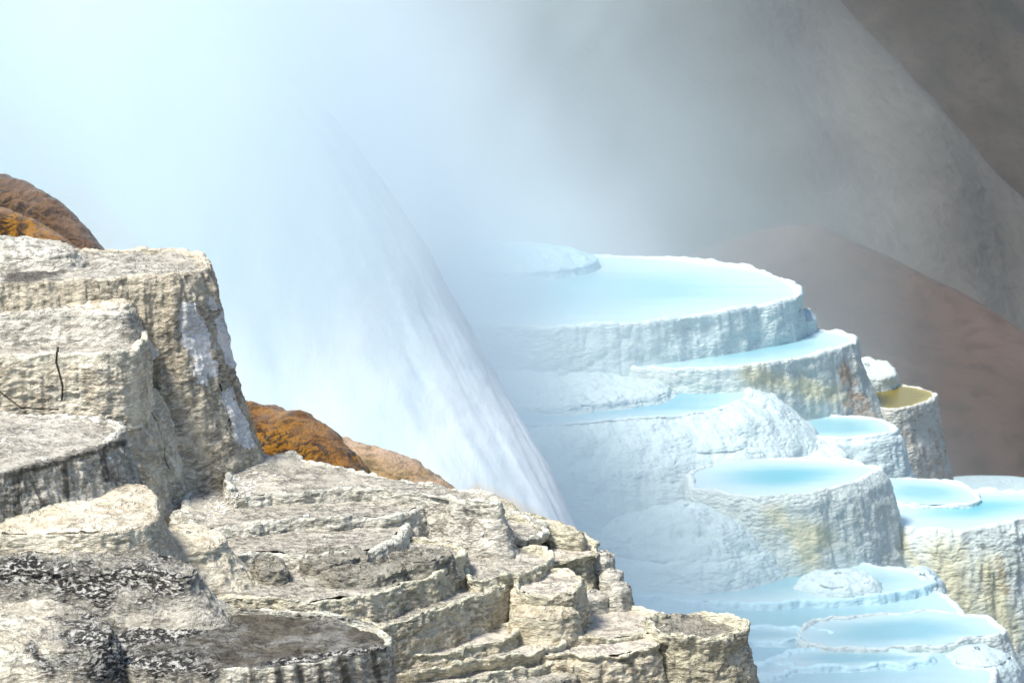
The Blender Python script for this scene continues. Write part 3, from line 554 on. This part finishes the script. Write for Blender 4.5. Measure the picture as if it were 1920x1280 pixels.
tube('bacterial_mound', 'brown ridge of bacterial mat along the top of the left orange mound', 'mound', [(-260,300,20.5,60),(-120,370,20.2,62),(0,392,20,62),(70,425,19.8,60),(125,480,19.6,62),(170,560,19.4,66),(210,760,19.2,70),(230,1100,19.,76),(240,1500,18.9,80)], 'brown', 71, lob=8, lobsz=90, rough=2.5, group=mats)
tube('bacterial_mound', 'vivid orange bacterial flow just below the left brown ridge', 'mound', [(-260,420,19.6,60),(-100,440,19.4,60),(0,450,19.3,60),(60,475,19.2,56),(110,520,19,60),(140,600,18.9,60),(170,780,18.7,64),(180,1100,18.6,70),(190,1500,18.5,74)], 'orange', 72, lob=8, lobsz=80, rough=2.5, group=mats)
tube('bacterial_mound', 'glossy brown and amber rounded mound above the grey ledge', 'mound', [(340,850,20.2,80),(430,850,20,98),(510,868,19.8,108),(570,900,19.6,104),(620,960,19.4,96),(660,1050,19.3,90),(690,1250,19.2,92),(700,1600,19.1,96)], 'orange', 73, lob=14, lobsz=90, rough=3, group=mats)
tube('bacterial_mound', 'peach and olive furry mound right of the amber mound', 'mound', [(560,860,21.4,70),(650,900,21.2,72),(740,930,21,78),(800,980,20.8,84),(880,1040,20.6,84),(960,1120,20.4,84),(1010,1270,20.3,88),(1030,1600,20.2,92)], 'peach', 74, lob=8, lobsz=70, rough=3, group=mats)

# ================================================================ slopes that carry the terraces
def skirt(name, mat, keys, slope, drop, x0, x1, y0, y1, n, zmin, seed):
    X, Y = np.meshgrid(np.linspace(x0, x1, n), np.linspace(y0, y1, n)); q = np.column_stack((X.ravel(), Y.ravel()))
    z = np.full(len(q), -1e9)
    for key, pl, zz, s in FOOT:
        if not key[0] in keys: continue
        a = pl; b = np.roll(pl, -1, 0); ins = np.zeros(len(q), bool); dm = np.full(len(q), 1e9)
        for i in range(len(a)):
            e = b[i]-a[i]; wv = q-a[i]; t = np.clip((wv@e)/(e@e+1e-12), 0, 1)
            dm = np.minimum(dm, np.hypot(*(wv-t[:, None]*e).T))
            cnd = ((a[i, 1] > q[:, 1]) != (b[i, 1] > q[:, 1])) & (q[:, 0] < e[0]*(q[:, 1]-a[i, 1])/(e[1]+1e-12)+a[i, 0]); ins ^= cnd
        dm[ins] *= -.0
        z = np.maximum(z, zz-drop-slope*dm)
    z = np.maximum(z, zmin)
    v = np.column_stack((q, z)); v[:, 2] += .2*drop*(fbm(v*1.7/(drop*6), seed, 5)-1)
    o = link_mesh(name, v, grid_quads(n, n, False), M[mat]); tag(o, kind='structure'); return o
skirt('travertine_slope', 'grey', 'TMLR', 7, .3, -4.5, 3.5, 11.5, 21, 260, -14.2, 80)
skirt('white_travertine_slope', 'white', 'B', 6, .7, -14, 16, 26, 62, 260, -14.2, 81)

# ================================================================ hills and ground
def ridge(name, crest, mat, front, back, slope, seed, amp, n=200):
    P = np.array([PD(a, b, d) for a, b, d in crest]); c = resample(catmull(P, 20, False)[:, [0, 1, 2]], 1, False)
    m = len(c); t = np.linspace(-1, 1, n); g = []
    for k in t:
        dy = -k*front if k > 0 else -k*back
        dz = -slope*abs(dy)*(1 if k > 0 else .6)+.0
        r = abs(dy); dz = -slope*(math.sqrt(r*r+9)-3)
        g.append(np.column_stack((c[:, 0], c[:, 1]+dy, c[:, 2]+dz)))
    g = np.array(g); f = g.reshape(-1, 3); f[:, 2] += amp*fbm(f/14, seed, 6, .5)
    return tag(link_mesh(name, f, grid_quads(n, m, False), M[mat]), kind='structure')
ridge('brown_hillside', [(-2500,1100,110),(300,760,98),(900,620,94),(1250,500,91),(1450,450,89),(1560,456,88),(1640,500,87),(1740,560,86),(1830,600,85),(1920,655,84),(2100,760,82),(2500,1000,80)], 'hill', 70, 60, .5, 90, .8)
ridge('pale_hillside', [(-3500,-2200,200),(300,-1400,180),(800,-1100,175),(1300,-430,170),(1500,-120,168),(1600,10,166),(1700,118,164),(1765,190,163),(1840,290,162),(1930,390,160),(2200,640,156),(2600,1000,150)], 'pale_hill', 90, 60, .62, 91, 1.2)
ridge('far_hillside', [(-2500,-300,320),(-500,-320,320),(1000,-300,320),(2200,-280,320),(4500,-250,320)], 'far_hill', 220, 200, .45, 92, 4, 260)
u = np.linspace(-1, 1, 240); gx = np.sinh(u*6)/math.sinh(6)*3000; gy = np.linspace(0, 1, 300)**3*5500-20
GX, GY = np.meshgrid(gx, gy); t_ = np.clip((GY-40)/24, 0, 1); gz = -14.2-46*t_*t_*(3-2*t_)
f = np.column_stack((GX.ravel(), GY.ravel(), gz.ravel())); f[:, 2] += .25*fbm(f*np.array((1, 1, 0))/2.5, 95, 4)+.8*t_.ravel()*fbm(f*np.array((1, 1, 0))/20, 96, 4)
tag(link_mesh('ground', f, grid_quads(300, 240, False), M['ground']), kind='structure')

# ================================================================ white chips that fell off the tower
bpy.context.view_layer.update(); dg = bpy.context.evaluated_depsgraph_get()
rnd = random.Random(5)
def chip_mesh(i):
    import bmesh
    bm = bmesh.new(); n = rnd.randint(5, 7); a = sorted(rnd.uniform(0, 6.28) for _ in range(n)); a = [k*6.283/n+rnd.uniform(-.35, .35) for k in range(n)]
    top = [bm.verts.new((math.cos(t)*rnd.uniform(.6, 1.2), math.sin(t)*rnd.uniform(.4, .8), .22+rnd.uniform(-.06, .06))) for t in a]
    bot = [bm.verts.new((v.co.x*1.08, v.co.y*1.08, -.2)) for v in top]
    bm.faces.new(top); bm.faces.new(bot[::-1])
    for k in range(n): bm.faces.new((bot[k], bot[(k+1) % n], top[(k+1) % n], top[k]))
    bmesh.ops.bevel(bm, geom=bm.edges[:], offset=.05, segments=1, affect='EDGES')
    me = bpy.data.meshes.new('chip'); bm.to_mesh(me); bm.free(); me.materials.append(M['chip']); return me
CH = [chip_mesh(i) for i in range(6)]
def chip(px, py, rad, label, group):
    d = Vector(ray(px, py)).normalized(); hit, loc, nrm, _, ob, _ = scn.ray_cast(dg, Vector((0, 0, 0)), d)
    if not hit or loc.y > 17: return
    o = bpy.data.objects.new('rock_chip', rnd.choice(CH)); scn.collection.objects.link(o)
    sc = rad*loc.y/FPX; o.scale = (sc, sc, sc*rnd.uniform(.7, 1.3)); nn = Vector(nrm); nn = nn if nn.z > 0 else Vector((0, 0, 1))
    o.location = loc+nn*sc*.12
    o.rotation_mode = 'QUATERNION'; q = nn.lerp(Vector((rnd.uniform(-.5, .5), rnd.uniform(-.5, .5), 1)), .4).to_track_quat('Z', 'Y')
    from mathutils import Quaternion
    o.rotation_quaternion = q @ Quaternion((0, 0, 1), rnd.uniform(0, 6.28))
    tag(o, label=label, category='rock chip', group=group)
GC = 'white chips scattered under the tower'
for i in range(120):
    t = rnd.random(); cx = 478-t*92; cy = 900+t*70
    chip(cx+rnd.gauss(0, 16), cy+rnd.gauss(0, 11), rnd.uniform(2.2, 6.), 'one of the white rock chips heaped along the foot of the tower', GC)
for px, py, rad in [(575,968,9),(516,892,7),(500,940,5),(640,905,4),(205,858,6),(8,826,8),(50,810,6),(18,848,5),(84,862,7),(1020,1140,5),(905,1000,5),(560,1000,4),(610,1010,4),(452,1062,5)]:
    chip(px, py, rad, 'stray white rock chip lying apart on a grey terrace floor', 'stray white chips on the terrace floors')

# ================================================================ steam
def steam(name, lo, hi, label, build, step, colr):
    lo, hi = np.array(lo, float), np.array(hi, float)
    v = np.array([(x, y, z) for z in (lo[2], hi[2]) for y in (lo[1], hi[1]) for x in (lo[0], hi[0])])
    q = np.array([(0, 2, 3, 1), (4, 5, 7, 6), (0, 1, 5, 4), (2, 6, 7, 3), (0, 4, 6, 2), (1, 3, 7, 5)])
    m = bpy.data.materials.new(name+'_vapour'); m.use_nodes = True; t = m.node_tree; t.nodes.clear()
    out = t.nodes.new('ShaderNodeOutputMaterial'); pv = t.nodes.new('ShaderNodeVolumePrincipled')
    t.links.new(pv.outputs[0], out.inputs['Volume']); pv.inputs['Color'].default_value = (*colr, 1); pv.inputs['Anisotropy'].default_value = .1
    n = NT.__new__(NT); n.m = m; n.t = t; n.co = t.nodes.new('ShaderNodeNewGeometry').outputs['Position']
    t.links.new(build(n), pv.inputs['Density'])
    m.cycles.volume_step_rate = step
    o = link_mesh(name, v, q, m); o.data.polygons.foreach_set('use_smooth', [False]*6)
    tag(o, kind='stuff', label=label, category='steam'); return o
def lin(n, cx, cy, cz, k):      # cx*x + cy*y + cz*z + k
    d = n.n('VectorMath', {0: n.co, 1: (cx, cy, cz)}, operation='DOT_PRODUCT').outputs['Value']
    return n.math('ADD', d, k)
STEAM = True
if STEAM:
    def near_s(n):      # veil over the cascade and the left of the blue terraces
        side = n.math('POWER', n.ramp(lin(n, 1, -.02, .75, 6.3), -1.6, 3.6, 1, 0), 1.5)
        up = n.math('MULTIPLY', n.ramp(lin(n, 0, 0, 1, 0), -6.6, -3.6), n.ramp(lin(n, 1, 0, .2, 0), -3.6, 1.2, 1, 0))
        low = n.math('MULTIPLY', n.ramp(lin(n, 0, 0, 1, 0), -7.4, -8.8), n.ramp(lin(n, 1, 0, 0, 0), 1.2, 4.6, 1, 0))
        up = n.math('MULTIPLY', up, n.ramp(lin(n, 1, 0, -.35, 0), -4.6, -2.6, .8, 1))
        hug = n.ramp(lin(n, 1, 0, .75, 0), -7.0, -3.2, 1, 0)
        nz = n.ramp(n.noise(n.map((1, .6, .7), n.co, rot=(0, R(35), 0)), .32, 4, .55, .4), .40, .62, .3, 1.45)
        return n.math('MULTIPLY', n.math('ADD', n.math('ADD', n.math('MULTIPLY', side, .22), n.math('MULTIPLY', low, .22)), n.math('ADD', n.math('MULTIPLY', hug, .31), n.math('MULTIPLY', n.math('MULTIPLY', up, n.ramp(lin(n, 0, 1, 0, 0), 29, 33.5, 1, 0)), .34))), nz)
    steam('steam_veil', (-12, 22.5, -13.5), (9, 43, 1), 'thin white steam drifting over the white cascade', near_s, 1., (.885, .965, 1.))
    def back_s(n):      # bank behind the blue terraces
        side = n.ramp(lin(n, 1, 0, .35, 3.5), -5, 8.0, 1, .025)
        nz = n.ramp(n.noise(n.map((1, .6, .8), n.co, rot=(0, R(38), 0)), .19, 5, .6, .7), .36, .64, .2, 1.6)
        return n.math('MULTIPLY', n.math('MULTIPLY', side, nz), .13)
    steam('steam_bank', (-24, 50, -25), (24, 78, 6), 'grey steam bank hanging behind the blue terraces', back_s, 1., (.80, .865, .855))  # shaded grey of the bank is put into its vapour colour
